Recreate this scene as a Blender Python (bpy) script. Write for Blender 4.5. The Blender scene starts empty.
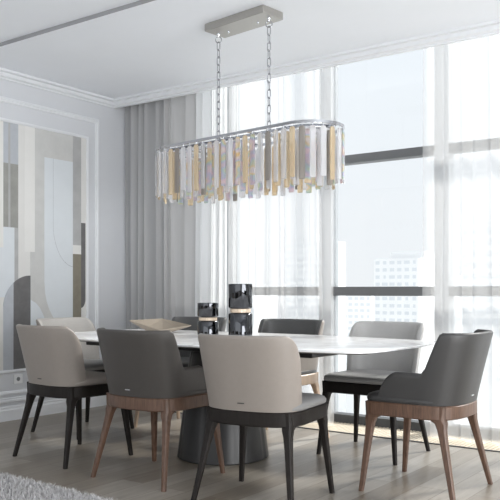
import bpy, bmesh, math, random
import numpy as np
from mathutils import Vector, Matrix
C = bpy.context
SC = C.scene
COL = SC.collection
PI = math.pi
R = math.radians
random.seed(7)

# ------------------------------------------------------------------ camera, sky, light
cam_d = bpy.data.cameras.new('camera'); cam = bpy.data.objects.new('camera', cam_d); COL.objects.link(cam)
cam.location = (0, 0, 1.05); cam.rotation_euler = (PI/2, 0, R(35.846))
cam_d.sensor_width = 36; cam_d.lens = 773/500*36; cam_d.shift_y = 0.082; cam_d.clip_end = 2000
SC.camera = cam

SC.view_settings.view_transform = 'Standard'; SC.view_settings.look = 'None'
SC.view_settings.gamma = 1; SC.view_settings.use_curve_mapping = False
SC.view_settings.exposure = 0.32

world = bpy.data.worlds.new('sky'); SC.world = world; world.use_nodes = True
wt = world.node_tree; wn = wt.nodes; wn.clear()
wo = wn.new('ShaderNodeOutputWorld'); wb = wn.new('ShaderNodeBackground')
tc = wn.new('ShaderNodeTexCoord'); sx = wn.new('ShaderNodeSeparateXYZ'); cr = wn.new('ShaderNodeValToRGB')
cr.color_ramp.elements[0].position = 0.0; cr.color_ramp.elements[0].color = (0.90, 0.92, 0.94, 1)
cr.color_ramp.elements[1].position = 0.35; cr.color_ramp.elements[1].color = (0.90, 0.95, 1.0, 1)
wt.links.new(tc.outputs['Generated'], sx.inputs[0]); wt.links.new(sx.outputs['Z'], cr.inputs[0])
wt.links.new(cr.outputs[0], wb.inputs[0]); wb.inputs[1].default_value = 0.83
wt.links.new(wb.outputs[0], wo.inputs[0])

sun_d = bpy.data.lights.new('sun', 'SUN'); sun = bpy.data.objects.new('sun', sun_d); COL.objects.link(sun)
sun_d.energy = 5.0; sun_d.angle = R(9); sun_d.color = (1.0, 0.965, 0.91)
sun.rotation_euler = Vector((-0.36, -0.93, -0.72)).to_track_quat('-Z', 'Y').to_euler()

def area(name, loc, target, sx_, sy_, energy, color=(1, 1, 1)):
    d = bpy.data.lights.new(name, 'AREA'); o = bpy.data.objects.new(name, d); COL.objects.link(o)
    d.shape = 'RECTANGLE'; d.size = sx_; d.size_y = sy_; d.energy = energy; d.color = color
    o.location = loc; o.rotation_euler = (Vector(target)-Vector(loc)).to_track_quat('-Z', 'Y').to_euler()
    return o
# unseen fill lights added to brighten the room, right one aimed at ceiling
area('fill_right', (1.9, 2.4, 1.0), (-3.2, 3.6, 2.7), 3.6, 1.8, 140, (.975, .99, 1))
area('fill_near', (-1.6, -1.9, 1.4), (-2.6, 4, 2.3), 5.5, 2.5, 26, (0.94, .98, 1))

SC.cycles.max_bounces = 14; SC.cycles.transparent_max_bounces = 24
SC.cycles.transmission_bounces = 14; SC.cycles.glossy_bounces = 8; SC.cycles.diffuse_bounces = 6
SC.cycles.sample_clamp_indirect = 6.0

# ------------------------------------------------------------------ materials
def s2l(c):
    return tuple(((v/255)/12.92 if v/255 <= .04045 else ((v/255+.055)/1.055)**2.4) for v in c) + (1,)
MATS = {}
def mat(name, rgb, rough=.5, metal=0, bump=0, bscale=60, vary=0, vscale=8, coat=0, spec=.5, stretch=(1, 1, 1)):
    m = bpy.data.materials.new(name); m.use_nodes = True; MATS[name] = m
    t = m.node_tree; b = t.nodes['Principled BSDF']
    col = s2l(rgb)
    b.inputs['Base Color'].default_value = col; b.inputs['Roughness'].default_value = rough
    b.inputs['Metallic'].default_value = metal; b.inputs['Specular IOR Level'].default_value = spec
    b.inputs['Coat Weight'].default_value = coat
    c = t.nodes.new('ShaderNodeTexCoord'); mp = t.nodes.new('ShaderNodeMapping'); mp.inputs['Scale'].default_value = stretch
    t.links.new(c.outputs['Object'], mp.inputs[0])
    if vary:
        n = t.nodes.new('ShaderNodeTexNoise'); n.inputs['Scale'].default_value = vscale; n.inputs['Detail'].default_value = 6
        n.inputs['Roughness'].default_value = .6
        t.links.new(mp.outputs[0], n.inputs['Vector'])
        r = t.nodes.new('ShaderNodeValToRGB')
        r.color_ramp.elements[0].position = .3; r.color_ramp.elements[1].position = .7
        r.color_ramp.elements[0].color = tuple(v*(1-vary) for v in col[:3])+(1,)
        r.color_ramp.elements[1].color = tuple(min(1, v*(1+vary)) for v in col[:3])+(1,)
        t.links.new(n.outputs['Fac'], r.inputs[0]); t.links.new(r.outputs[0], b.inputs['Base Color'])
    if bump:
        n2 = t.nodes.new('ShaderNodeTexNoise'); n2.inputs['Scale'].default_value = bscale; n2.inputs['Detail'].default_value = 4
        t.links.new(mp.outputs[0], n2.inputs['Vector'])
        bp = t.nodes.new('ShaderNodeBump'); bp.inputs['Strength'].default_value = bump; bp.inputs['Distance'].default_value = .002
        t.links.new(n2.outputs['Fac'], bp.inputs['Height']); t.links.new(bp.outputs[0], b.inputs['Normal'])
    return m

M_ceil = mat('ceiling_paint', (238, 241, 246), .6, vary=.01, vscale=3)
M_wall = mat('wall_paint', (217, 219, 223), .55, vary=.01, vscale=3)
M_trim = mat('trim_paint', (232, 234, 237), .45, vary=.01, vscale=3)
M_beige = mat('beige_leather', (146, 138, 131), .48, bump=.15, bscale=350, vary=.02, vscale=40)
M_grey = mat('grey_leather', (134, 133, 132), .45, bump=.15, bscale=350, vary=.02, vscale=40)
M_mgrey = mat('mid_grey_leather', (84, 84, 84), .42, bump=.15, bscale=350, vary=.02, vscale=40)
M_lgrey = mat('light_grey_leather', (176, 175, 174), .45, bump=.15, bscale=350, vary=.02, vscale=40)
M_dark = mat('charcoal_leather', (72, 68, 65), .45, bump=.15, bscale=350, vary=.02, vscale=40)
M_dgrey = mat('dark_grey_leather', (60, 59, 59), .42, bump=.15, bscale=350, vary=.02, vscale=40)
M_wenge = mat('dark_stained_wood', (34, 30, 28), .5, spec=.2, bump=.2, bscale=60, vary=.22, vscale=14, stretch=(6, 6, .7))
M_walnut = mat('walnut_wood', (95, 71, 57), .42, bump=.2, bscale=60, vary=.36, vscale=14, stretch=(6, 6, .7))
M_oak = mat('pale_oak_wood', (196, 172, 150), .42, bump=.2, bscale=60, vary=.1, vscale=14, stretch=(6, 6, .7))
M_base = mat('graphite_lacquer', (38, 37, 37), .34, metal=.15, vary=.08, vscale=3)
M_black = mat('black_metal', (30, 29, 29), .4, metal=.3, vary=.05)
M_chrome = mat('chrome', (215, 216, 220), .08, metal=1, vary=.01)
M_nickel = mat('brushed_nickel', (176, 173, 168), .38, metal=.75, vary=.03, vscale=30, stretch=(1, 12, 1))
M_smoke = mat('smoked_mirror_glass', (84, 85, 88), .04, metal=1, vary=.03, vscale=5)
M_gold = mat('champagne_metal', (226, 206, 184), .35, metal=.25, vary=.06, vscale=30)
M_bowl = mat('champagne_bowl_finish', (172, 160, 145), .4, metal=.25, vary=.05, vscale=12)
M_frame = mat('window_frame_metal', (104, 106, 108), .45, vary=.04)
M_mull = mat('mullion_metal', (176, 180, 184), .45, vary=.02)
M_alu = mat('dark_sill_metal', (74, 76, 78), .45, vary=.04)
M_plastic = mat('white_plastic', (236, 237, 238), .35, vary=.01)
M_hole = mat('dark_socket_plastic', (120, 122, 124), .5, vary=.02)
M_rugbase = mat('rug_backing', (120, 118, 117), .95, vary=.1)
M_pile = mat('grey_rug_yarn', (208, 206, 206), .95, vary=.22, vscale=45)
M_build = mat('haze_pale_wall', (246, 246, 246), .9, vary=.01, vscale=.05)  # distance haze painted into the walls as near-white
M_bwin = mat('haze_pale_window_glass', (225, 228, 231), .5, vary=.03, vscale=.4)  # panes paled too, haze put into their colour
M_ground = mat('pale_city_ground', (214, 216, 216), 1, vary=.06, vscale=.03)

def m_floor():
    m = bpy.data.materials.new('oak_plank_floor'); m.use_nodes = True
    t = m.node_tree; b = t.nodes['Principled BSDF']; L = t.links.new
    c = t.nodes.new('ShaderNodeTexCoord'); mp = t.nodes.new('ShaderNodeMapping')
    mp.inputs['Rotation'].default_value = (0, 0, PI/2)
    L(c.outputs['Object'], mp.inputs[0])
    br = t.nodes.new('ShaderNodeTexBrick'); br.offset = .37; br.squash = 1
    br.inputs['Scale'].default_value = 1; br.inputs['Brick Width'].default_value = 1.3; br.inputs['Row Height'].default_value = .155
    br.inputs['Mortar Size'].default_value = .0022; br.inputs['Mortar Smooth'].default_value = .2
    br.inputs['Color1'].default_value = s2l((137, 127, 114)); br.inputs['Color2'].default_value = s2l((171, 165, 156))
    br.inputs['Mortar'].default_value = s2l((118, 106, 92))
    L(mp.outputs[0], br.inputs['Vector'])
    mp2 = t.nodes.new('ShaderNodeMapping'); mp2.inputs['Scale'].default_value = (9, .8, 1)
    L(c.outputs['Object'], mp2.inputs[0])
    n = t.nodes.new('ShaderNodeTexNoise'); n.inputs['Scale'].default_value = 3; n.inputs['Detail'].default_value = 8; n.inputs['Roughness'].default_value = .65
    n.inputs['Distortion'].default_value = .6
    L(mp2.outputs[0], n.inputs['Vector'])
    r = t.nodes.new('ShaderNodeValToRGB'); r.color_ramp.elements[0].position = .3; r.color_ramp.elements[1].position = .75
    r.color_ramp.elements[0].color = (.72, .70, .68, 1); r.color_ramp.elements[1].color = (1.08, 1.08, 1.08, 1)
    L(n.outputs['Fac'], r.inputs[0])
    mx = t.nodes.new('ShaderNodeMix'); mx.data_type = 'RGBA'; mx.blend_type = 'MULTIPLY'; mx.inputs['Factor'].default_value = .9
    L(br.outputs['Color'], mx.inputs['A']); L(r.outputs[0], mx.inputs['B']); L(mx.outputs['Result'], b.inputs['Base Color'])
    b.inputs['Roughness'].default_value = .33
    bp = t.nodes.new('ShaderNodeBump'); bp.inputs['Strength'].default_value = .25; bp.inputs['Distance'].default_value = .002
    L(n.outputs['Fac'], bp.inputs['Height']); L(bp.outputs[0], b.inputs['Normal'])
    return m
M_floor = m_floor()

def m_marble():
    m = bpy.data.materials.new('white_marble'); m.use_nodes = True
    t = m.node_tree; b = t.nodes['Principled BSDF']; L = t.links.new
    c = t.nodes.new('ShaderNodeTexCoord')
    n = t.nodes.new('ShaderNodeTexNoise'); n.inputs['Scale'].default_value = 2.2; n.inputs['Detail'].default_value = 9; n.inputs['Distortion'].default_value = 1.6
    L(c.outputs['Object'], n.inputs['Vector'])
    r = t.nodes.new('ShaderNodeValToRGB'); e = r.color_ramp.elements
    e[0].position = .38; e[0].color = s2l((246, 246, 247)); e[1].position = .5; e[1].color = s2l((229, 228, 228))
    x = e.new(.54); x.color = s2l((248, 248, 249)); x = e.new(.7); x.color = s2l((250, 250, 251))
    L(n.outputs['Fac'], r.inputs[0]); L(r.outputs[0], b.inputs['Base Color'])
    b.inputs['Roughness'].default_value = .16
    return m
M_marble = m_marble()

def m_cloth(name, rgb, transp, transl, weave=500):
    m = bpy.data.materials.new(name); m.use_nodes = True
    t = m.node_tree; t.nodes.clear(); L = t.links.new
    o = t.nodes.new('ShaderNodeOutputMaterial'); d = t.nodes.new('ShaderNodeBsdfDiffuse'); tl = t.nodes.new('ShaderNodeBsdfTranslucent')
    tr = t.nodes.new('ShaderNodeBsdfTransparent'); a = t.nodes.new('ShaderNodeMixShader'); k = t.nodes.new('ShaderNodeMixShader')
    c = t.nodes.new('ShaderNodeTexCoord'); n = t.nodes.new('ShaderNodeTexNoise'); n.inputs['Scale'].default_value = 30; n.inputs['Detail'].default_value = 3
    mp = t.nodes.new('ShaderNodeMapping'); mp.inputs['Scale'].default_value = (1, 1, .05)
    L(c.outputs['Object'], mp.inputs[0]); L(mp.outputs[0], n.inputs['Vector'])
    r = t.nodes.new('ShaderNodeValToRGB'); col = s2l(rgb)
    r.color_ramp.elements[0].color = tuple(v*.95 for v in col[:3])+(1,); r.color_ramp.elements[1].color = col
    L(n.outputs['Fac'], r.inputs[0]); L(r.outputs[0], d.inputs[0]); L(r.outputs[0], tl.inputs[0])
    a.inputs[0].default_value = transl; L(d.outputs[0], a.inputs[1]); L(tl.outputs[0], a.inputs[2])
    k.inputs[0].default_value = transp; L(a.outputs[0], k.inputs[1]); L(tr.outputs[0], k.inputs[2]); L(k.outputs[0], o.inputs[0])
    return m
M_sheer = m_cloth('white_sheer_voile', (252, 252, 252), .65, .55)
M_drape = m_cloth('grey_drape_cloth', (188, 188, 189), 0.0, .1)
M_drape2 = m_cloth('pale_drape_cloth', (240, 241, 242), 0.05, .5)

def m_glass(name, tint, refl):
    m = bpy.data.materials.new(name); m.use_nodes = True
    t = m.node_tree; t.nodes.clear(); L = t.links.new
    o = t.nodes.new('ShaderNodeOutputMaterial'); g = t.nodes.new('ShaderNodeBsdfGlossy'); tr = t.nodes.new('ShaderNodeBsdfTransparent')
    g.inputs['Roughness'].default_value = .02; tr.inputs[0].default_value = tint; k = t.nodes.new('ShaderNodeMixShader')
    f = t.nodes.new('ShaderNodeFresnel'); f.inputs[0].default_value = refl
    L(f.outputs[0], k.inputs[0]); L(tr.outputs[0], k.inputs[1]); L(g.outputs[0], k.inputs[2]); L(k.outputs[0], o.inputs[0])
    return m
M_glass = m_glass('window_glass', (.975, .985, .99, 1), 1.3)

def m_crystal(name, rgb, painted_sheen=0, rough=.02, trans=1.0):
    m = bpy.data.materials.new(name); m.use_nodes = True
    t = m.node_tree; b = t.nodes['Principled BSDF']; L = t.links.new
    b.inputs['Base Color'].default_value = s2l(rgb); b.inputs['Roughness'].default_value = rough
    b.inputs['Transmission Weight'].default_value = trans; b.inputs['IOR'].default_value = 1.52
    c = t.nodes.new('ShaderNodeTexCoord'); n = t.nodes.new('ShaderNodeTexNoise'); n.inputs['Scale'].default_value = 1; n.inputs['Detail'].default_value = 1.5
    oi = t.nodes.new('ShaderNodeObjectInfo'); mp = t.nodes.new('ShaderNodeMapping'); mp.inputs['Scale'].default_value = (6, 6, 11)
    mu_ = t.nodes.new('ShaderNodeMath'); mu_.operation = 'MULTIPLY'; mu_.inputs[1].default_value = 40
    L(oi.outputs['Random'], mu_.inputs[0]); L(mu_.outputs[0], mp.inputs['Location']); L(c.outputs['Object'], mp.inputs[0]); L(mp.outputs[0], n.inputs['Vector'])
    if painted_sheen:                                   # rainbow sheen painted into the base colour, drifting along the bar
        r = t.nodes.new('ShaderNodeValToRGB'); e = r.color_ramp.elements
        e[0].position = .28; e[0].color = s2l((250, 214, 160)); e[1].position = .72; e[1].color = s2l((240, 236, 246))
        for p, k in ((.36, (248, 238, 232)), (.43, (242, 220, 228)), (.48, (216, 212, 236)), (.51, (206, 226, 234)), (.54, (216, 232, 212)), (.59, (250, 226, 184)), (.65, (248, 240, 236))):
            x = e.new(p); x.color = s2l(k)
        L(n.outputs['Fac'], r.inputs[0]); L(r.outputs[0], b.inputs['Base Color'])
    return m
M_cry = [m_crystal('clear_crystal', (250, 250, 252), trans=.7), m_crystal('amber_crystal', (248, 230, 198), trans=.7),
         m_crystal('smoky_crystal', (164, 158, 151), trans=.4), m_crystal('iridescent_crystal', (240, 234, 236), painted_sheen=1, trans=.65)]

# ------------------------------------------------------------------ mesh helpers
def tag(o, label, cat, group=None, kind=None):
    if label: o['label'] = label
    if cat: o['category'] = cat
    if group: o['group'] = group
    if kind: o['kind'] = kind
    return o
def empty(name, loc=(0, 0, 0), rz=0):
    o = bpy.data.objects.new(name, None); o.empty_display_size = .1; COL.objects.link(o)
    o.location = loc; o.rotation_euler = (0, 0, rz); return o
class MB:
    """collects shapes, then links them as ONE mesh object"""
    def __init__(s): s.v = []; s.f = []; s.m = []
    def add(s, v, f, mi=0):
        o = len(s.v); s.v += [tuple(p) for p in v]; s.f += [tuple(i+o for i in q) for q in f]; s.m += [mi]*len(f); return s
    def box(s, x0, x1, y0, y1, z0, z1, mi=0):
        v = [(x, y, z) for z in (z0, z1) for y in (y0, y1) for x in (x0, x1)]
        return s.add(v, [(0, 2, 3, 1), (4, 5, 7, 6), (0, 1, 5, 4), (2, 6, 7, 3), (0, 4, 6, 2), (1, 3, 7, 5)], mi)
    def loft(s, rings, cap=True, mi=0, closed=True):
        n = len(rings[0]); v = [p for r in rings for p in r]; f = []
        for i in range(len(rings)-1):
            for j in range(n if closed else n-1):
                k = (j+1) % n
                f.append((i*n+j, i*n+k, (i+1)*n+k, (i+1)*n+j))
        if cap: f.append(tuple(range(n-1, -1, -1))); f.append(tuple((len(rings)-1)*n+j for j in range(n)))
        return s.add(v, f, mi)
    def lathe(s, prof, n=48, c=(0, 0), mi=0, cap=False):
        return s.loft([[(c[0]+r*math.cos(2*PI*j/n), c[1]+r*math.sin(2*PI*j/n), z) for j in range(n)] for r, z in prof], cap, mi)
    def tube(s, pts, r, n=8, closed=False, mi=0):
        pts = [Vector(p) for p in pts]; N = len(pts); rings = []
        up = None
        for i, p in enumerate(pts):
            a = pts[(i-1) % N] if (closed or i > 0) else p; b = pts[(i+1) % N] if (closed or i < N-1) else p
            t = (b-a).normalized()
            if up is None:
                up = Vector((0, 0, 1)) if abs(t.z) < .9 else Vector((1, 0, 0))
            u = (up - t*up.dot(t)).normalized(); w = t.cross(u); up = u
            rings.append([p+r*(math.cos(2*PI*j/n)*u+math.sin(2*PI*j/n)*w) for j in range(n)])
        if closed: rings.append(rings[0])
        return s.loft(rings, not closed, mi)
    def build(s, name, mats, parent=None, smooth=None, bevel=0, seg=2):
        me = bpy.data.meshes.new(name); me.from_pydata(s.v, [], s.f)
        for m in (mats if isinstance(mats, (list, tuple)) else [mats]): me.materials.append(m)
        me.polygons.foreach_set('material_index', s.m)
        bm = bmesh.new(); bm.from_mesh(me)
        if not getattr(s, 'open', False):
            bmesh.ops.remove_doubles(bm, verts=bm.verts, dist=1e-6)
            bmesh.ops.recalc_face_normals(bm, faces=bm.faces)
        if bevel:
            bmesh.ops.bevel(bm, geom=[e for e in bm.edges if e.calc_face_angle(0) > .5], offset=bevel, segments=seg, profile=.5, affect='EDGES')
        bm.to_mesh(me); bm.free()
        if smooth:
            me.polygons.foreach_set('use_smooth', [True]*len(me.polygons)); me.set_sharp_from_angle(angle=R(smooth))
        o = bpy.data.objects.new(name, me); COL.objects.link(o)
        if parent: o.parent = parent
        return o
def copy_tree(o, parent=None):
    c = o.copy(); COL.objects.link(c)
    if parent: c.parent = parent
    for ch in list(o.children): copy_tree(ch, c)
    return c
def struct(o): o['kind'] = 'structure'; return o

# ------------------------------------------------------------------ room shell (x runs along the glazing, y towards it)
XL, YW, ZC = -5.25, 5.5, 2.82
struct(MB().box(-5.45, 2.4, -2.2, 5.03, -.12, 0).build('floor', M_floor))
b = MB(); b.box(-5.45, 2.4, 3.48, 5.12, ZC, ZC+.5); b.box(-5.45, 2.4, -2.2, 3.476, ZC+.026, ZC+.5); b.box(-5.45, 2.4, 5.12, 5.62, 3.2, ZC+.5)
struct(b.build('ceiling', M_ceil))
struct(MB().box(XL, 2.2, 3.473, 3.4795, ZC+.0005, ZC+.0255).build('trim_7', mat('painted_step_shade', (160, 160, 163), .6, vary=.02)))  # grey strip: shade on the ceiling step put into its colour
struct(MB().box(-5.45, XL, -2.2, 5.62, 0, 3.3).build('wall_left', M_wall))
struct(MB().box(2.2, 2.4, -2.2, 5.62, 0, 3.3).build('wall_right', M_wall))
struct(MB().box(XL, -4.62, YW-.03, YW+.12, -.12, 3.2).build('wall_back', M_wall))

def extrude_profile(prof, axis, a0, a1):
    """prof: list of (d, z); d is measured out from the wall"""
    m = MB()
    if axis == 'y': r = [[(XL+d, a, z) for d, z in prof] for a in (a0, a1)]
    else: r = [[(a, d, z) for d, z in prof] for a in (a0, a1)]
    return m.loft(r)
crown = [(0, 2.752), (.014, 2.752), (.014, 2.763), (.034, 2.772), (.034, 2.80), (.07, 2.802), (.07, ZC), (0, ZC)]
struct(extrude_profile(crown, 'y', -2.2, 5.09).build('trim_1', M_trim))
pel = [(5.12, 2.752), (5.085, 2.752), (5.085, 2.763), (5.066, 2.772), (5.066, 2.80), (5.03, 2.802), (5.03, ZC), (5.12, ZC)]
struct(extrude_profile(pel, 'x', XL, 2.2).build('trim_2', M_trim))
base = [(0, 0), (.018, 0), (.018, .085), (.012, .098), (.012, .112), (.004, .12), (0, .12)]
struct(extrude_profile(base, 'y', -2.2, 5.1).build('baseboard_left', M_trim))
rail = [(0, .205), (.01, .208), (.014, .22), (.008, .235), (0, .24)]
struct(extrude_profile(rail, 'y', -2.2, 4.86).build('trim_3', M_trim))
def frame_mould(y0, y1, z0, z1, prof):
    """mitred picture-frame moulding on the left wall; prof: (inset, height out from wall)"""
    m = MB(); rings = []
    for (cy, cz, sy, sz) in ((y0, z0, 1, 1), (y1, z0, -1, 1), (y1, z1, -1, -1), (y0, z1, 1, -1)):
        rings.append([(XL+h, cy+sy*i, cz+sz*i) for i, h in prof])
    rings.append(rings[0])
    return m.loft(rings, cap=False)
struct(frame_mould(1.2, 4.905, .145, 2.612, [(0, 0), (0, .012), (.008, .018), (.02, .018), (.028, .01), (.036, .012), (.042, .004), (.042, 0)]).build('trim_4', M_trim))
struct(frame_mould(1.36, 4.785, .385, 2.44, [(0, 0), (0, .008), (.006, .014), (.018, .014), (.026, .006), (.026, 0)]).build('trim_5', M_trim))

# floor grille along the glazing with its dark metal nosing
b = MB(); b.box(XL, 2.2, 5.052, 5.44, -.12, -.012)
o = b.build('trim_6', mat('cream_stone_channel', (196, 186, 170), .7, vary=.05)); struct(o)
g = empty('floor_grille', (-1.5, 5.25, 0))
tag(g, 'cream slatted floor grille running along the foot of the tall windows', 'floor grille')
b = MB()
x = XL+.02
while x < 2.18:
    b.box(x+1.5, x+1.5+.017, -.19, .185, -.012, .0); x += .031
b.build('slats', mat('cream_grille_slats', (222, 212, 194), .6, vary=.05, vscale=3), g)
MB().box(XL+1.5, 3.7, -.222, -.196, -.03, .004).build('nosing', M_black, g)

# glazing: one bay per window, frame + pane
xs = [-4.19, -3.185, -2.195, -1.2, -.2, .8, 2.2]
left = -4.62
for i, xr in enumerate(xs):
    b = MB()
    b.box(xr-.055, xr+.055, YW-.05, YW+.07, 0, 3.2)                       # mullion at the right of the bay
    w = struct(b.build('window_%d' % (i+1), M_mull))
    f = MB()
    f.box(left, xr-.055, YW-.045, YW+.05, 1.012, 1.084); f.box(left, xr-.055, YW-.045, YW+.05, 2.068, 2.134)
    f.build('transom', M_frame, w)
    MB().box(left, xr-.055, YW-.055, YW+.05, -.03, .062).build('window_sill', M_alu, w)
    MB().box(left, xr-.055, YW+.012, YW+.02, .06, 3.2).build('pane', M_glass, w)
    left = xr+.055

# ------------------------------------------------------------------ the city outside
MB().box(-900, 500, 60, 1200, -72, -70).build('city_ground', M_ground)
struct(bpy.data.objects['city_ground'])
def building(label, x0, x1, y0, y1, ztop, nx, fh, rows, ww_, wh, steps=(), group=None):
    """window rows on the facade facing the room (low y) and on its right-hand side (high x)"""
    e = empty('apartment_building', ((x0+x1)/2, (y0+y1)/2, -70)); tag(e, label, 'building')
    ox, oy = (x0+x1)/2, (y0+y1)/2
    b = MB(); b.box(x0-ox, x1-ox, y0-oy, y1-oy, 0, ztop+70)
    b.build('wall', M_build, e)
    for (a, c, h) in steps:
        MB().box(x0-ox+a, x0-ox+c, y0-oy+2, y1-oy-2, ztop+70, ztop+70+h).build('roof_block', M_build, e)
    me = None; n = 0
    pitch = (x1-x0)/nx
    for r in range(rows):
        z = ztop+70-fh*(r+1)+.5
        for k in range(nx):
            cx = x0-ox+pitch*(k+.5)
            if me is None:
                me = MB().box(-ww_/2, ww_/2, -.12, .1, 0, wh).build('window', M_bwin, e); o = me
            else:
                o = me.copy(); COL.objects.link(o); o.parent = e
            o.location = (cx, y0-oy, z)
            o.scale = ((1, .6, 1.35, 1, 1.2, .8)[(k*5+r*(k % 3)) % 6], 1, 1)
    return e

def ray(px, D):
    """place on the ground plan for far scenery seen from the dining room"""
    xc = (px-250)/773*D
    return (xc*.8106-D*.5856, xc*.5853+D*.8108)
x0, y0 = ray(374, 300); x1, _ = ray(432, 300)
building('pale tower block beyond the clear window pane, dark window rows, seen through the uncurtained glass', x0, x1, y0, y0+18, 13.5, 6, 2.75, 15, 1.7, 1.3, [(6, 20, 2.5)])
x0, y0 = ray(462, 190); x1, _ = ray(530, 190)
building('tall pale tower behind the right sheer curtain, nearest and widest windows', x0, x1, y0, y0+14, 17, 7, 2.75, 14, 1.5, 1.5, [(2, 8, 3.2)])
x0, y0 = ray(238, 260); x1, _ = ray(262, 260)
building('low pale block seen faintly through left end of the left sheer curtain', x0, x1, y0, y0+14, 2, 4, 2.75, 10, 1.4, 1.3)
x0, y0 = ray(286, 330); x1, _ = ray(344, 330)
building('pale tower block seen faintly through the left sheer curtain above the dark chair', x0, x1, y0, y0+16, 22, 7, 2.9, 14, 1.7, 1.3, [(4, 14, 3)])
x0, y0 = ray(336, 420); x1, _ = ray(384, 420)
building('distant low pale block between the two towers, just below the lower window bar', x0, x1, y0, y0+16, -1, 6, 3.2, 14, 2.0, 1.5)
x0, y0 = ray(430, 360); x1, _ = ray(470, 360)
building('distant pale block behind the mullion beside the right sheer curtain', x0, x1, y0, y0+16, 8, 5, 3, 16, 1.8, 1.4)

# ------------------------------------------------------------------ curtains
def curtain(name, x0, x1, y, z0, z1, seed, amp, wl, m, label, cat, group=None, nz=10):
    rnd = random.Random(seed); xsn = []; N = max(60, int((x1-x0)/.006))
    ph = [rnd.uniform(0, 6.28) for _ in range(4)]
    # irregular pleats: each pleat has its own width and depth
    edges = [0.0]
    while edges[-1] < x1-x0: edges.append(edges[-1]+wl*rnd.uniform(.55, 1.5))
    amps = [amp*rnd.uniform(.45, 1.25) for _ in edges]
    rings = []
    for k in range(nz+1):
        t = k/nz; z = z0+(z1-z0)*t; row = []
        for i in range(N+1):
            u = (x1-x0)*i/N
            j = next(q for q in range(len(edges)-1) if edges[q+1] >= u-1e-9)
            s = (u-edges[j])/(edges[j+1]-edges[j])
            a = amps[j]*(1.0+.25*(1-t))
            dy = a*(math.sin(2*PI*s)+.25*math.sin(4*PI*s+ph[0]))
            dx = .35*amp*math.sin(4*PI*s)*(1+.3*(1-t))+.01*math.sin(3*t+ph[1]+j)
            dx *= min(1, u/.05, (x1-x0-u)/.05)
            row.append((x0+u+dx, y+dy+.012*math.sin(2.2*t+ph[2]+u*3), z))
        rings.append(row)
    b = MB(); b.open = True; b.loft(rings, cap=False, closed=False)
    o = b.build(name, m, smooth=60); tag(o, label, cat, group); return o
curtain('drape', -5.235, -4.375, 5.235, .004, 3.15, 3, .014, .12, M_drape, 'grey full-length drape hanging in the corner beside the panelled wall', 'curtain')
curtain('drape', -4.365, -4.02, 5.235, .004, 3.15, 5, .032, .085, M_drape2, 'narrow pale gathered drape hanging between the grey drape and the sheer', 'curtain')
curtain('sheer_curtain', -4.01, -2.985, 5.225, .006, 3.15, 11, .03, .16, M_sheer, 'white sheer curtain left of the clear window pane, behind the vases', 'curtain')
curtain('sheer_curtain', -2.25, 1.6, 5.225, .006, 3.15, 17, .03, .17, M_sheer, 'white sheer curtain right of the clear window pane, behind the grey armchair', 'curtain')

# ------------------------------------------------------------------ mural on the left wall
M_mur = [mat('mural_'+n, c, .7, vary=v, vscale=sc) for n, c, v, sc in (
    ('pale_blue', (222, 227, 231), .02, 6), ('warm_white', (226, 225, 222), .02, 6), ('stone', (206, 206, 204), .05, 9),
    ('grey', (180, 180, 180), .08, 9), ('charcoal', (112, 111, 111), .14, 14), ('slate_blue', (188, 192, 198), .06, 10),
    ('olive', (136, 130, 116), .1, 12), ('moss_grey', (158, 158, 153), .08, 12), ('ivory', (232, 231, 228), .02, 6), ('line', (160, 164, 168), .02, 6))]
mu = MB(); mur = {'pale_blue': 0, 'warm_white': 1, 'stone': 2, 'grey': 3, 'charcoal': 4, 'slate_blue': 5, 'olive': 6, 'moss_grey': 7, 'ivory': 8, 'line': 9}
LAY = [0]
def poly(pts, c, lift):
    """a flat inlay of the mural; pts are (y, z) on the wall"""
    LAY[0] += 1; x = XL+.001+.00015*LAY[0]
    f = [(x, y, z) for y, z in pts]; k = [(XL, y, z) for y, z in pts]
    mu.loft([k, f], cap=True, mi=mur[c])
def rect(y0, y1, z0, z1, c, lift): poly([(y0, z0), (y1, z0), (y1, z1), (y0, z1)], c, lift)
def arc(cy, cz, ry, rz, a0, a1, n=18): return [(cy+ry*math.cos(R(a0+(a1-a0)*i/n)), cz+rz*math.sin(R(a0+(a1-a0)*i/n))) for i in range(n+1)]
Z0, Z1 = .412, 2.418
rect(1.4, 4.76, Z0, Z1, 'warm_white', 0)
rect(3.877, 4.022, 1.565, 2.085, 'moss_grey', 2); rect(3.877, 4.022, 2.085, Z1, 'slate_blue', 2)
rect(3.925, 3.945, 1.3, Z1, 'grey', 3)
rect(3.7, 3.985, 1.0, 1.567, 'pale_blue', 3); rect(3.985, 4.022, .9, 1.567, 'grey', 2)
rect(3.6, 3.877, 1.4, Z1, 'ivory', 2)
rect(4.085, 4.143, 1.375, Z1, 'ivory', 2); rect(4.143, 4.19, 1.375, Z1, 'ivory', 1)
rect(4.19, 4.288, 1.1, Z1, 'stone', 2); rect(4.143, 4.19, 1.1, 1.376, 'stone', 2)
rect(4.288, 4.601, 2.185, Z1, 'stone', 1)
rect(4.288, 4.601, Z0, 2.185, 'pale_blue', 1)
poly(arc(4.62, 1.62, .238, .36, 180, 265)+arc(4.62, 1.62, .236, .357, 265, 180), 'line', 3)
rect(4.382, 4.384, 1.6, 2.185, 'line', 3)
rect(4.143, 4.288, Z0, 1.11, 'pale_blue', 1)
outer_c = [(4.288, 1.12), (4.294, 1.04), (4.31, .965), (4.338, .895), (4.374, .835), (4.42, .77), (4.48, .71)]
inner_c = [(4.42, .64), (4.345, .72), (4.305, .79), (4.272, .857), (4.24, .91), (4.20, .95), (4.143, .978)]
poly([(4.143, 1.12), (4.288, 1.12), (4.143, .978)], 'stone', 3)
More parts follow.
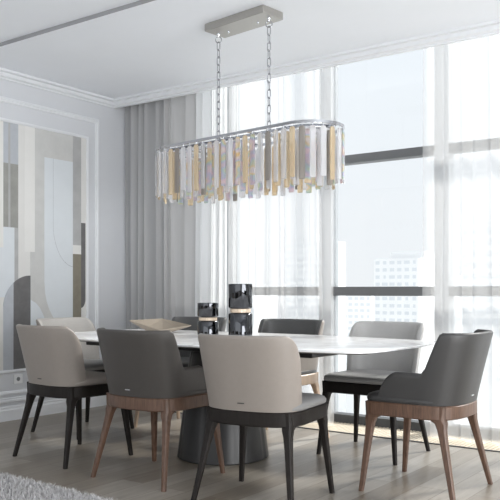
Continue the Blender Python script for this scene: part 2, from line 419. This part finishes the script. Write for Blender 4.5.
for k in range(6):
    poly([outer_c[k], outer_c[k+1], inner_c[5-k], inner_c[6-k]], 'stone', 3)
rect(4.601, 4.695, 1.455, Z1, 'grey', 2); rect(4.601, 4.695, 1.376, 1.455, 'ivory', 2); rect(4.601, 4.695, Z0, 1.376, 'olive', 2)
poly([(4.695, 1.656), (4.745, 1.656)]+arc(4.695, .98, .05, .08, 0, -90), 'charcoal', 3)
poly([(4.143, Z0)]+[(4.143, 1.178)]+arc(4.143, .90, .27, .278, 92, 129)+[(3.972, Z0)], 'charcoal', 4)
poly([(3.972, Z0)]+arc(4.143, .90, .27, .278, 129, 180)+[(3.873, Z0)], 'slate_blue', 4)
rect(3.5, 3.873, Z0, .95, 'warm_white', 3)
rect(3.2, 3.5, Z0, Z1, 'grey', 2); rect(2.6, 3.2, Z0, 1.7, 'stone', 2); rect(2.0, 2.6, 1.0, Z1, 'slate_blue', 2)
o = mu.build('wall_mural', M_mur); tag(o, 'abstract mural of grey and beige stripes and arcs inside a white moulded panel', 'mural')

# wall socket below the mural
s = empty('wall_socket', (XL, 4.018, .33)); tag(s, 'white square wall socket on the white panelling below the mural', 'socket')
MB().box(0, .009, -.043, .043, -.038, .038).build('face_plate', M_plastic, s, bevel=.003)
bb = MB(); bb.loft([[(x, .017*math.cos(2*PI*j/24), .017*math.sin(2*PI*j/24)) for j in range(24)] for x in (.008, .0095)]); bb.build('socket_insert', M_hole, s)

# ------------------------------------------------------------------ dining chairs
def rear_curve(hw, yc, dep, n=2.7, k=30):
    """right side of the seat round the rear to the left side"""
    out = []
    for i in range(k+1):
        a = PI*i/k; c_, s_ = math.cos(a), math.sin(a)
        out.append((hw*math.copysign(abs(c_)**(2/n), c_), yc-dep*abs(s_)**(2/n)))
    return out
def seat_outline(hw=.26, yf=.245, yc=-.055, dep=.19, rf=.06):
    pts = rear_curve(hw, yc, dep)
    fr = []
    for i in range(9):
        a = PI-PI/2*i/8; fr.append((-hw+rf+rf*math.cos(a), yf-rf+rf*math.sin(a)))
    fr2 = [(-x, y) for x, y in reversed(fr)]
    return pts+fr+fr2
def make_chair(name, arm, outer, inner, wood, tagmat):
    root = empty(name)
    # seat frame
    ol = seat_outline(); b = MB()
    def sc(o, k, z): return [(x*(1-k/.26), (y-.0)*(1-k/.26), z) for x, y in o]
    b.loft([sc(ol, .006, .402), sc(ol, 0, .408), sc(ol, 0, .468), sc(ol, .006, .474)])
    b.build('seat_frame', wood, root, smooth=40)
    # cushion
    b = MB()
    b.loft([sc(ol, .012, .470), sc(ol, .004, .480), sc(ol, .003, .494), sc(ol, .010, .507), sc(ol, .03, .516), sc(ol, .08, .522), sc(ol, .16, .525)])
    b.build('seat', inner, root, smooth=60)
    # legs: lofted, flaring into the frame at the top
    for (tx, ty, fx, fy) in ((.228, .203, .268, .246), (-.228, .203, -.268, .246), (.207, -.166, .268, -.258), (-.207, -.166, -.268, -.258)):
        rings = []
        for z, wx, wy in ((.0, .023, .023), (.12, .027, .028), (.30, .034, .037), (.355, .039, .044), (.385, .046, .058), (.403, .052, .086), (.472, .052, .062)):
            t = max(0, min(1, z/.41)); t = t**1.0
            cx = fx+(tx-fx)*t; cy = fy+(ty-fy)*t
            if z > .38: cy -= math.copysign((wy-.052)/2 if wy > .07 else 0, ty)
            hx, hy = wx/2, wy/2; k = .3
            rings.append([(cx-hx, cy-hy*(1-k), z), (cx-hx*(1-k), cy-hy, z), (cx+hx*(1-k), cy-hy, z), (cx+hx, cy-hy*(1-k), z),
                          (cx+hx, cy+hy*(1-k), z), (cx+hx*(1-k), cy+hy, z), (cx-hx*(1-k), cy+hy, z), (cx-hx, cy+hy*(1-k), z)])
        b = MB(); b.loft(rings); b.build('leg', wood, root, smooth=35)
    # upholstered shell wrapped round the rear of the seat
    hw, yc, dep = (.252, -.07, .175) if arm else (.246, -.085, .16)
    ye = .165 if arm else -.095
    side = [(hw, ye+(yc-ye)*i/(26 if arm else 3)) for i in range(26 if arm else 3)] if ye > yc else []
    if ye <= yc: side = [(hw, yc)]
    path = side+rear_curve(hw, yc, dep, 2.6, 44)[(0 if side and ye > yc else 1):]+[(-x, y) for x, y in reversed(side)]
    # resample evenly
    P = [Vector(p) for p in path]; L = [0]
    for i in range(1, len(P)): L.append(L[-1]+(P[i]-P[i-1]).length)
    N = 96; Q = []
    tot = L[-1]
    svals = []
    for i in range(N+1):
        u = i/N; u = u-.10*math.sin(2*PI*u)/(2*PI)*1.8   # denser at the ends
        svals.append(u*tot)
    for s_ in svals:
        j = next(q for q in range(1, len(L)) if L[q] >= s_-1e-9); k = (s_-L[j-1])/max(1e-9, L[j]-L[j-1])
        Q.append(P[j-1]+(P[j]-P[j-1])*k)
    zb, zt, T = .474, .842, .036
    rings = []; ns = 10
    for i, q in enumerate(Q):
        a = Q[max(0, i-1)]; c_ = Q[min(N, i+1)]; t = (c_-a).normalized(); nrm = Vector((-t.y, t.x))
        if nrm.dot(q-Vector((0, .05))) < 0: nrm = -nrm
        d = min(svals[i], tot-svals[i])
        if not arm:
            r = .105
            h = zt - (0 if d > r else .15*(1-math.sqrt(max(0, 1-(1-d/r)**2.3))))
            thk = T*math.sqrt(max(0.0, 1-(1-min(1, d/.02))**2))
        else:
            y = q.y
            def ss(x, a_, b_): x = max(0, min(1, (x-a_)/(b_-a_))); return x*x*(3-2*x)
            arcd = d-(ye-yc)          # distance past the start of the rear bend
            high = ss(arcd, -.012, .045)
            h = .635+(zt-.635)*high**.8
            if d < .09: h = zb+.012+(h-zb-.012)*math.sqrt(max(0, 1-(1-d/.09)**2.2))
            thk = T*math.sqrt(max(0.0, 1-(1-min(1, d/.02))**2))
        thk = max(thk, .002)
        rear = max(0, min(1, (-q.y-.02)/.2))
        def pt(z, off):
            f = (z-zb)/(zt-zb)
            flare = .07*f**1.1+.018*rear*f
            s2 = .012*f
            x = q.x*(1+s2/.26)+nrm.x*(off+.010*f); yv = q.y-flare+nrm.y*off
            return (x, yv, z)
        ring = []
        for k in range(ns): ring.append(pt(zb+(h-thk/2-zb)*k/(ns-1), 0))
        for k in range(1, 6):
            a_ = PI*k/6; ring.append(pt(h-thk/2+thk/2*math.sin(a_), -thk/2+thk/2*math.cos(a_)))
        for k in range(ns): ring.append(pt(zb+(h-thk/2-zb)*(ns-1-k)/(ns-1), -thk))
        rings.append(ring)
    b = MB(); n = len(rings[0])
    v = [p for r_ in rings for p in r_]; fo = []; fi = []
    for i in range(N):
        for j in range(n):
            k = (j+1) % n; fc = (i*n+j, i*n+k, (i+1)*n+k, (i+1)*n+j)
            (fo if j < ns+1 else fi).append(fc)
    caps = [tuple(range(n)), tuple(N*n+j for j in range(n-1, -1, -1))]
    b.v = v; b.f = fo+fi+caps; b.m = [0]*len(fo)+[1]*len(fi)+[0, 0]
    b.build('backrest', [outer, inner], root, smooth=60)
    # small stitched maker's tag low on the rear of the shell
    f = (.512-zb)/(zt-zb); yb = yc-dep-(.07*f**1.1+.018*f)-.012*f
    o = MB().box(-.017, .017, yb-.0035, yb+.004, .510, .515).build('maker_tag', tagmat, root)
    return root
M_tagd = mat('dark_tag', (60, 58, 57), .5, vary=.02); M_tagl = mat('silver_tag', (190, 190, 192), .3, metal=.6, vary=.02)
def place(o, x, y, deg, label, cat='chair', group='dining chairs around the marble table'):
    o.location = (x, y, 0); o.rotation_euler = (0, 0, R(deg)); tag(o, label, cat, group); return o
def remat(o, mp):
    for ch in o.children:
        if any(m in mp for m in ch.data.materials):
            ch.data = ch.data.copy()
            for i, m in enumerate(ch.data.materials):
                if m in mp: ch.data.materials[i] = mp[m]
    return o
proto = make_chair('dining_chair', False, M_beige, M_beige, M_wenge, M_tagd)
place(proto, -3.80, 3.34, -5, 'beige leather dining chair with dark legs, nearest the mural on near side of table')
M_sunlit = mat('sunlit_beige_leather', (206, 201, 195), .45, bump=.15, bscale=350, vary=.02, vscale=40)  # paler leather paints sunlight onto the inner backrest of the end chair
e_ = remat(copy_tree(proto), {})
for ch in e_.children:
    if ch.name.startswith('backrest'): ch.data = ch.data.copy(); ch.data.materials[1] = M_sunlit
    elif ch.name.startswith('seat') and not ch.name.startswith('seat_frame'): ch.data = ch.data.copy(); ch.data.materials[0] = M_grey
place(e_, -4.43, 3.99, -90, 'beige dining chair with sunlight painted pale on the inside of its back, at the left end of table by the mural wall')
c = remat(copy_tree(proto), {})
for ch in c.children:                                                     # grey seat, taupe shell
    if ch.name.startswith(('seat', 'backrest')) and not ch.name.startswith('seat_frame'):
        ch.data = ch.data.copy(); ch.data.materials[len(ch.data.materials)-1] = M_grey
place(c, -2.238, 3.225, 8, 'taupe-backed dining chair with grey seat and dark legs, central and nearest the camera')
h = remat(copy_tree(proto), {M_beige: M_lgrey})
place(h, -2.29, 4.54, 180, 'plain grey dining chair with dark legs on window side, nearest the clear pane')
arm = make_chair('dining_armchair', True, M_dark, M_dark, M_walnut, M_tagl)
place(arm, -3.005, 3.275, 0, 'charcoal leather armchair with walnut legs on near side of table', 'armchair')
d = remat(copy_tree(arm), {M_dark: M_dgrey})
place(d, -1.66, 3.905, 90, 'dark grey leather armchair with walnut legs at the right end of table', 'armchair')
g_ = make_chair('dining_armchair', True, M_beige, M_mgrey, M_oak, M_tagd)
place(g_, -3.06, 4.56, 180, 'two-tone armchair behind the table, dark grey inside and pale outside, right of the vases', 'armchair')
f_ = remat(copy_tree(arm), {M_dark: M_mgrey, M_walnut: M_oak})
place(f_, -3.94, 4.56, 180, 'dark grey armchair with pale wood legs behind the table, left of the vases', 'armchair')

# ------------------------------------------------------------------ dining table
T = empty('dining_table', (-3.03, 3.9, 0)); tag(T, 'long barrel-shaped dining table with white marble top and dark conical pedestal', 'dining table')
def table_outline(L, W, Wend, rc, n=14):
    """barrel: sides bow from W at the middle to Wend at the ends; slightly bowed ends; rounded corners"""
    q = []
    for i in range(n+1):                               # right half of the far side, middle to corner
        x = (L-rc)*i/n; q.append((x, W-(W-Wend)*(x/L)**2))
    yk = q[-1][1]
    for i in range(1, 9):
        a = PI/2*(1-i/8); q.append((L-rc+rc*math.cos(a), yk-rc+rc*math.sin(a)))
    for i in range(1, 5): 
        y = (yk-rc)*(1-i/4); q.append((L+.03*(1-(y/(yk-rc))**2), y))
    up = q[1:]; full = up+[(x, -y) for x, y in reversed(up[:-1])]
    full = full+[(0, -W)]+[(-x, -y) for x, y in up]+[(-x, y) for x, y in reversed(up[:-1])]+[(0, W)]
    return full
def off(o, k, z): return [(x*(1-k/1.28), y*(1-k/.62), z) for x, y in o]
to = table_outline(1.27, .635, .49, .13)
MB().loft([off(to, .003, .738), off(to, 0, .741), off(to, 0, .748), off(to, .003, .751)]).build('tabletop', M_marble, T, smooth=40)
MB().loft([off(to, .12, .724), off(to, .04, .730), off(to, .006, .7375)]).build('bevelled_underside', M_black, T, smooth=30)
MB().box(-.88, .88, -.36, .36, .690, .7245).build('support_plate', M_black, T, bevel=.006)
b = MB(); n = 96; prof = [(.285, 0), (.292, .006), (.289, .03), (.215, .62), (.20, .69)]
rings = []
for r_, z in prof:
    rings.append([((r_-(.006 if (j % 12) == 0 else 0))*math.cos(2*PI*(j+3)/n), (r_-(.006 if (j % 12) == 0 else 0))*math.sin(2*PI*(j+3)/n), z) for j in range(n)])
b.loft(rings); b.build('pedestal', M_base, T, smooth=50)

# ------------------------------------------------------------------ things on the table
ZT = .7512
def vase(x, y, r, h1, w, h2, label):
    v = empty('vase', (x, y, ZT)); tag(v, label, 'vase', 'mirrored vases on the table')
    k = .012
    MB().lathe([(0, .0), (r-.004, .0), (r, .004), (r, h1-k), (r-.004, h1-k*.4), (r*.84, h1), (0, h1)], 64).build('lower_cylinder', M_smoke, v, smooth=40)
    b = MB(); N = 96
    rg = []
    for z, q in ((h1-.001, .80), (h1+.002, .86), (h1+w-.002, .86), (h1+w+.001, .80)):
        rg.append([((r*q-(.002 if j % 4 < 2 else 0))*math.cos(2*PI*j/N), (r*q-(.002 if j % 4 < 2 else 0))*math.sin(2*PI*j/N), z) for j in range(N)])
    b.loft(rg); b.build('ribbed_band', M_gold, v, smooth=30)
    z0 = h1+w; z1 = z0+h2
    MB().lathe([(0, z0), (r*.84, z0), (r-.004, z0+k*.4), (r, z0+k), (r, z1-.003), (r-.003, z1), (r-.007, z1), (r-.008, z1-.004), (r-.008, z0+.03), (0, z0+.03)], 64).build('upper_cylinder', M_smoke, v, smooth=40)
vase(-3.315, 4.10, .072, .098, .022, .098, 'short mirrored smoky vase with a beige ribbed waist, left of the taller one')
vase(-3.07, 4.14, .08, .155, .026, .165, 'tall mirrored smoky vase with a beige ribbed waist, right of the shorter one')

# faceted bowl
b = MB()
rim = [(-.215, -.03, .084), (.0, .15, .090), (.225, .03, .046), (.02, -.16, .020)]
mid = [(-.09, .055, .028), (.10, .085, .030), (.11, -.05, .012), (-.08, -.085, .014)]
bas = [(-.06, -.02, .0), (.02, .05, .0), (.08, .01, .0), (.0, -.05, .0)]
def bowl_surf(dz, sc_):
    return [(x*sc_, y*sc_, z+dz) for x, y, z in bas+mid+rim]
f = [(0, 1, 2, 3)]
for i in range(4):
    j = (i+1) % 4
    # base edge i-j, mid i sits between rim i and rim j
    f += [(i, j, 4+i), (i, 4+i, 8+i), (j, 8+j, 4+i), (4+i, 8+j, 8+i)]
o_ = bowl_surf(0, 1); in_ = bowl_surf(.006, .985)
b.add(o_, f); b.add(in_, [tuple(reversed(q)) for q in f])
rimf = []
for i in range(4):
    j = (i+1) % 4; rimf.append((8+i, 8+j, 12+8+j, 12+8+i))
b.v = b.v; b.f += rimf; b.m += [0]*4
o = b.build('bowl', M_bowl); o.location = (-3.785, 4.13, ZT); o.rotation_euler = (0, 0, R(35)); tag(o, 'beige faceted folded bowl on the left part of the table', 'bowl')

# ------------------------------------------------------------------ chandelier
M_rim = mat('dark_chrome', (182, 183, 187), .12, metal=1, vary=.02)
CH = empty('chandelier', (-2.975, 4.04, ZC), R(-7)); tag(CH, 'long oval crystal chandelier hung on two chrome chains above the table', 'chandelier')
zr = 2.035-ZC                                        # top of the oval rim
b = MB(); b.box(-.262, .262, -.095, .095, -.05, -.0005)
b.build('canopy', M_nickel, CH, bevel=.004)
for sx_ in (-1, 1):
    b = MB()
    for q in (-.11, .11): pass
    b.lathe([(.0, -.049), (.006, -.049), (.006, -.062), (.003, -.066), (0, -.066)], 12, c=(sx_*.13, 0)); b.build('screw', M_chrome, CH, smooth=40)
HX = .225
def link_pts(c, L, w, rot, n=10):
    """racetrack link hanging in z"""
    pts = []; r = w/2; s = L/2-r
    for i in range(n+1): a = PI*i/n; pts.append((r*math.cos(a), s+r*math.sin(a)))
    for i in range(n+1): a = PI+PI*i/n; pts.append((r*math.cos(a), -s+r*math.sin(a)))
    return [(c[0]+u*math.cos(rot), c[1]+u*math.sin(rot), c[2]+v) for u, v in pts]
for sx_ in (-1, 1):
    hx = sx_*HX
    b = MB(); b.lathe([(0, -.049), (.013, -.049), (.013, -.058), (.008, -.064), (.006, -.075), (0, -.075)], 20, c=(hx, 0)); b.build('ceiling_loop', M_chrome, CH, smooth=40)
    b = MB(); z = -.075
    ring = lambda zc, r: [(hx+r*math.cos(2*PI*i/24)*math.cos(.6), r*math.cos(2*PI*i/24)*math.sin(.6), zc+r*math.sin(2*PI*i/24)) for i in range(24)]
    b.tube(ring(z-.016, .020), .0036, 8, True)
    top = z-.034; bot = zr+.034; n = 13; pitch = (top-bot)/n
    for i in range(n):
        b.tube(link_pts((hx, 0, top-pitch*(i+.5)), pitch+.009, .021, (.2+PI/2*(i % 2))), .0032, 7, True)
    b.tube(ring(zr+.018, .020), .0036, 8, True)
    b.build('chain', M_rim, CH, smooth=60)
# oval rim
HS, RR = .555, .205
def stadium(rad, n=24, hs=HS):
    pts = []
    for i in range(n+1): a = -PI/2+PI*i/n; pts.append((hs+rad*math.cos(a), rad*math.sin(a)))
    for i in range(n+1): a = PI/2+PI*i/n; pts.append((-hs+rad*math.cos(a), rad*math.sin(a)))
    return pts
def band(r0, r1, z0, z1):
    rings = [[(x, y, z) for x, y in stadium(r)] for r, z in ((r0, z0), (r1, z0), (r1, z1), (r0, z1), (r0, z0))]
    return MB().loft(rings, cap=False)
band(RR-.010, RR, zr-.016, zr).build('rim', M_rim, CH, smooth=40)
band(RR-.066, RR-.056, zr-.03, zr-.012).build('inner_rim', M_chrome, CH, smooth=40)
b = MB()
for q in (-.5, -HX, 0, HX, .5): b.box(q-.008, q+.008, -(RR-.006), RR-.006, zr-.016, zr-.006)
b.box(-HS-RR+.01, HS+RR-.01, -.01, .01, zr-.018, zr-.004)
b.build('cross_frame', M_chrome, CH)
M_bulb = m_crystal('frosted_bulb_glass', (255, 246, 230), rough=.4)
for q in (-.44, -.22, 0, .22, .44):
    h_ = MB().lathe([(0, zr-.018), (.014, zr-.018), (.014, zr-.07), (0, zr-.07)], 16, c=(q, 0)).build('lamp_holder', M_chrome, CH, smooth=40)
    MB().lathe([(0, zr-.07), (.01, zr-.07), (.017, zr-.095), (.013, zr-.125), (.003, zr-.15), (0, zr-.152)], 16, c=(q, 0)).build('bulb', M_bulb, h_, smooth=60)
# crystal bars, hung in two rows
def crystal_mesh(L, w, d, m):
    b = MB()
    def sec(w_, d_, z): return [(-w_/2, -d_*.25, z), (-w_*.28, -d_*.5, z), (w_*.28, -d_*.5, z), (w_/2, -d_*.25, z), (w_/2, d_*.25, z), (w_*.28, d_*.5, z), (-w_*.28, d_*.5, z), (-w_/2, d_*.25, z)]
    b.loft([sec(w*.7, d*.6, 0), sec(w, d, -.012), sec(w, d, -L+.007), sec(w*.86, d*.45, -L)])
    b.tube([(0, 0, -.004), (0, 0, .016)], .0018, 6, mi=1)
    o = b.build('crystal', [m, M_chrome], CH)
    return o
protos = {}
rnd = random.Random(5)
def along(rad, s):
    per = 4*HS+2*PI*rad; s = s % per
    if s < 2*HS: return (-HS+s, -rad, 0)
    s -= 2*HS
    if s < PI*rad: a = -PI/2+s/rad; return (HS+rad*math.cos(a), rad*math.sin(a), a+PI/2)
    s -= PI*rad
    if s < 2*HS: return (HS-s, rad, PI)
    s -= 2*HS; a = PI/2+s/rad; return (-HS+rad*math.cos(a), rad*math.sin(a), a+PI/2)
seqs = {0: [0, 1, 2, 0, 0, 1, 0, 3, 0, 3, 0, 3, 1, 3, 0, 2, 0], 1: [1, 0, 3, 0, 2, 3, 1, 0, 3, 3, 1, 3, 0, 1]}
for row, (rad, cnt, L0, zt_, w_) in enumerate(((RR-.004, 56, .300, zr-.033, .036), (RR-.060, 44, .325, zr-.040, .038))):
    per = 4*HS+2*PI*rad
    for i in range(cnt):
        x, y, a = along(rad, per*(i+.25+.5*row)/cnt)
        kind = seqs[row][i % len(seqs[row])]
        li = (i*5+row) % 3; key = (row, kind, li)
        if key not in protos:
            protos[key] = o = crystal_mesh(L0+(-.008, 0, .008)[li], w_, .013, M_cry[kind])
        else:
            o = protos[key].copy(); COL.objects.link(o); o.parent = CH
        o.location = (x, y, zt_); o.rotation_euler = (0, 0, a+rnd.uniform(-.14, .14))

# ------------------------------------------------------------------ ceiling downlights near the frame edge and shag rug
rg = empty('shag_rug', (-3.4, 1.925, 0), R(-2)); tag(rg, 'thick grey shag rug on the wood floor in the lower left corner', 'rug')
b = MB(); b.box(-1.5, 1.3, -.75, .75, 0, .012); b.build('backing', M_rugbase, rg, bevel=.004)
rs = np.random.RandomState(4); n = 42000
bx_ = rs.uniform(-1.5, 1.3, n); by_ = .75-1.5*rs.uniform(0, 1, n)**1.35
h = rs.uniform(.022, .042, n); ang = rs.uniform(0, 2*PI, n); lean = rs.uniform(.004, .026, n); la = rs.uniform(0, 2*PI, n); w = rs.uniform(.0016, .0028, n)
dx, dy = np.cos(ang)*w, np.sin(ang)*w; lx, ly = np.cos(la)*lean, np.sin(la)*lean
V = np.empty((n, 5, 3))
V[:, 0] = np.stack([bx_-dx, by_-dy, np.full(n, .01)], 1); V[:, 1] = np.stack([bx_+dx, by_+dy, np.full(n, .01)], 1)
V[:, 2] = np.stack([bx_+dx+lx*.4, by_+dy+ly*.4, .01+h*.65], 1); V[:, 3] = np.stack([bx_-dx+lx*.4, by_-dy+ly*.4, .01+h*.65], 1)
V[:, 4] = np.stack([bx_+lx, by_+ly, .01+h], 1)
F_ = []
for i in range(n): k = 5*i; F_.append((k, k+1, k+2, k+3)); F_.append((k+3, k+2, k+4))
me = bpy.data.meshes.new('pile'); me.from_pydata(V.reshape(-1, 3).tolist(), [], F_); me.materials.append(M_pile)
o = bpy.data.objects.new('pile', me); COL.objects.link(o); o.parent = rg; o['kind'] = 'stuff'
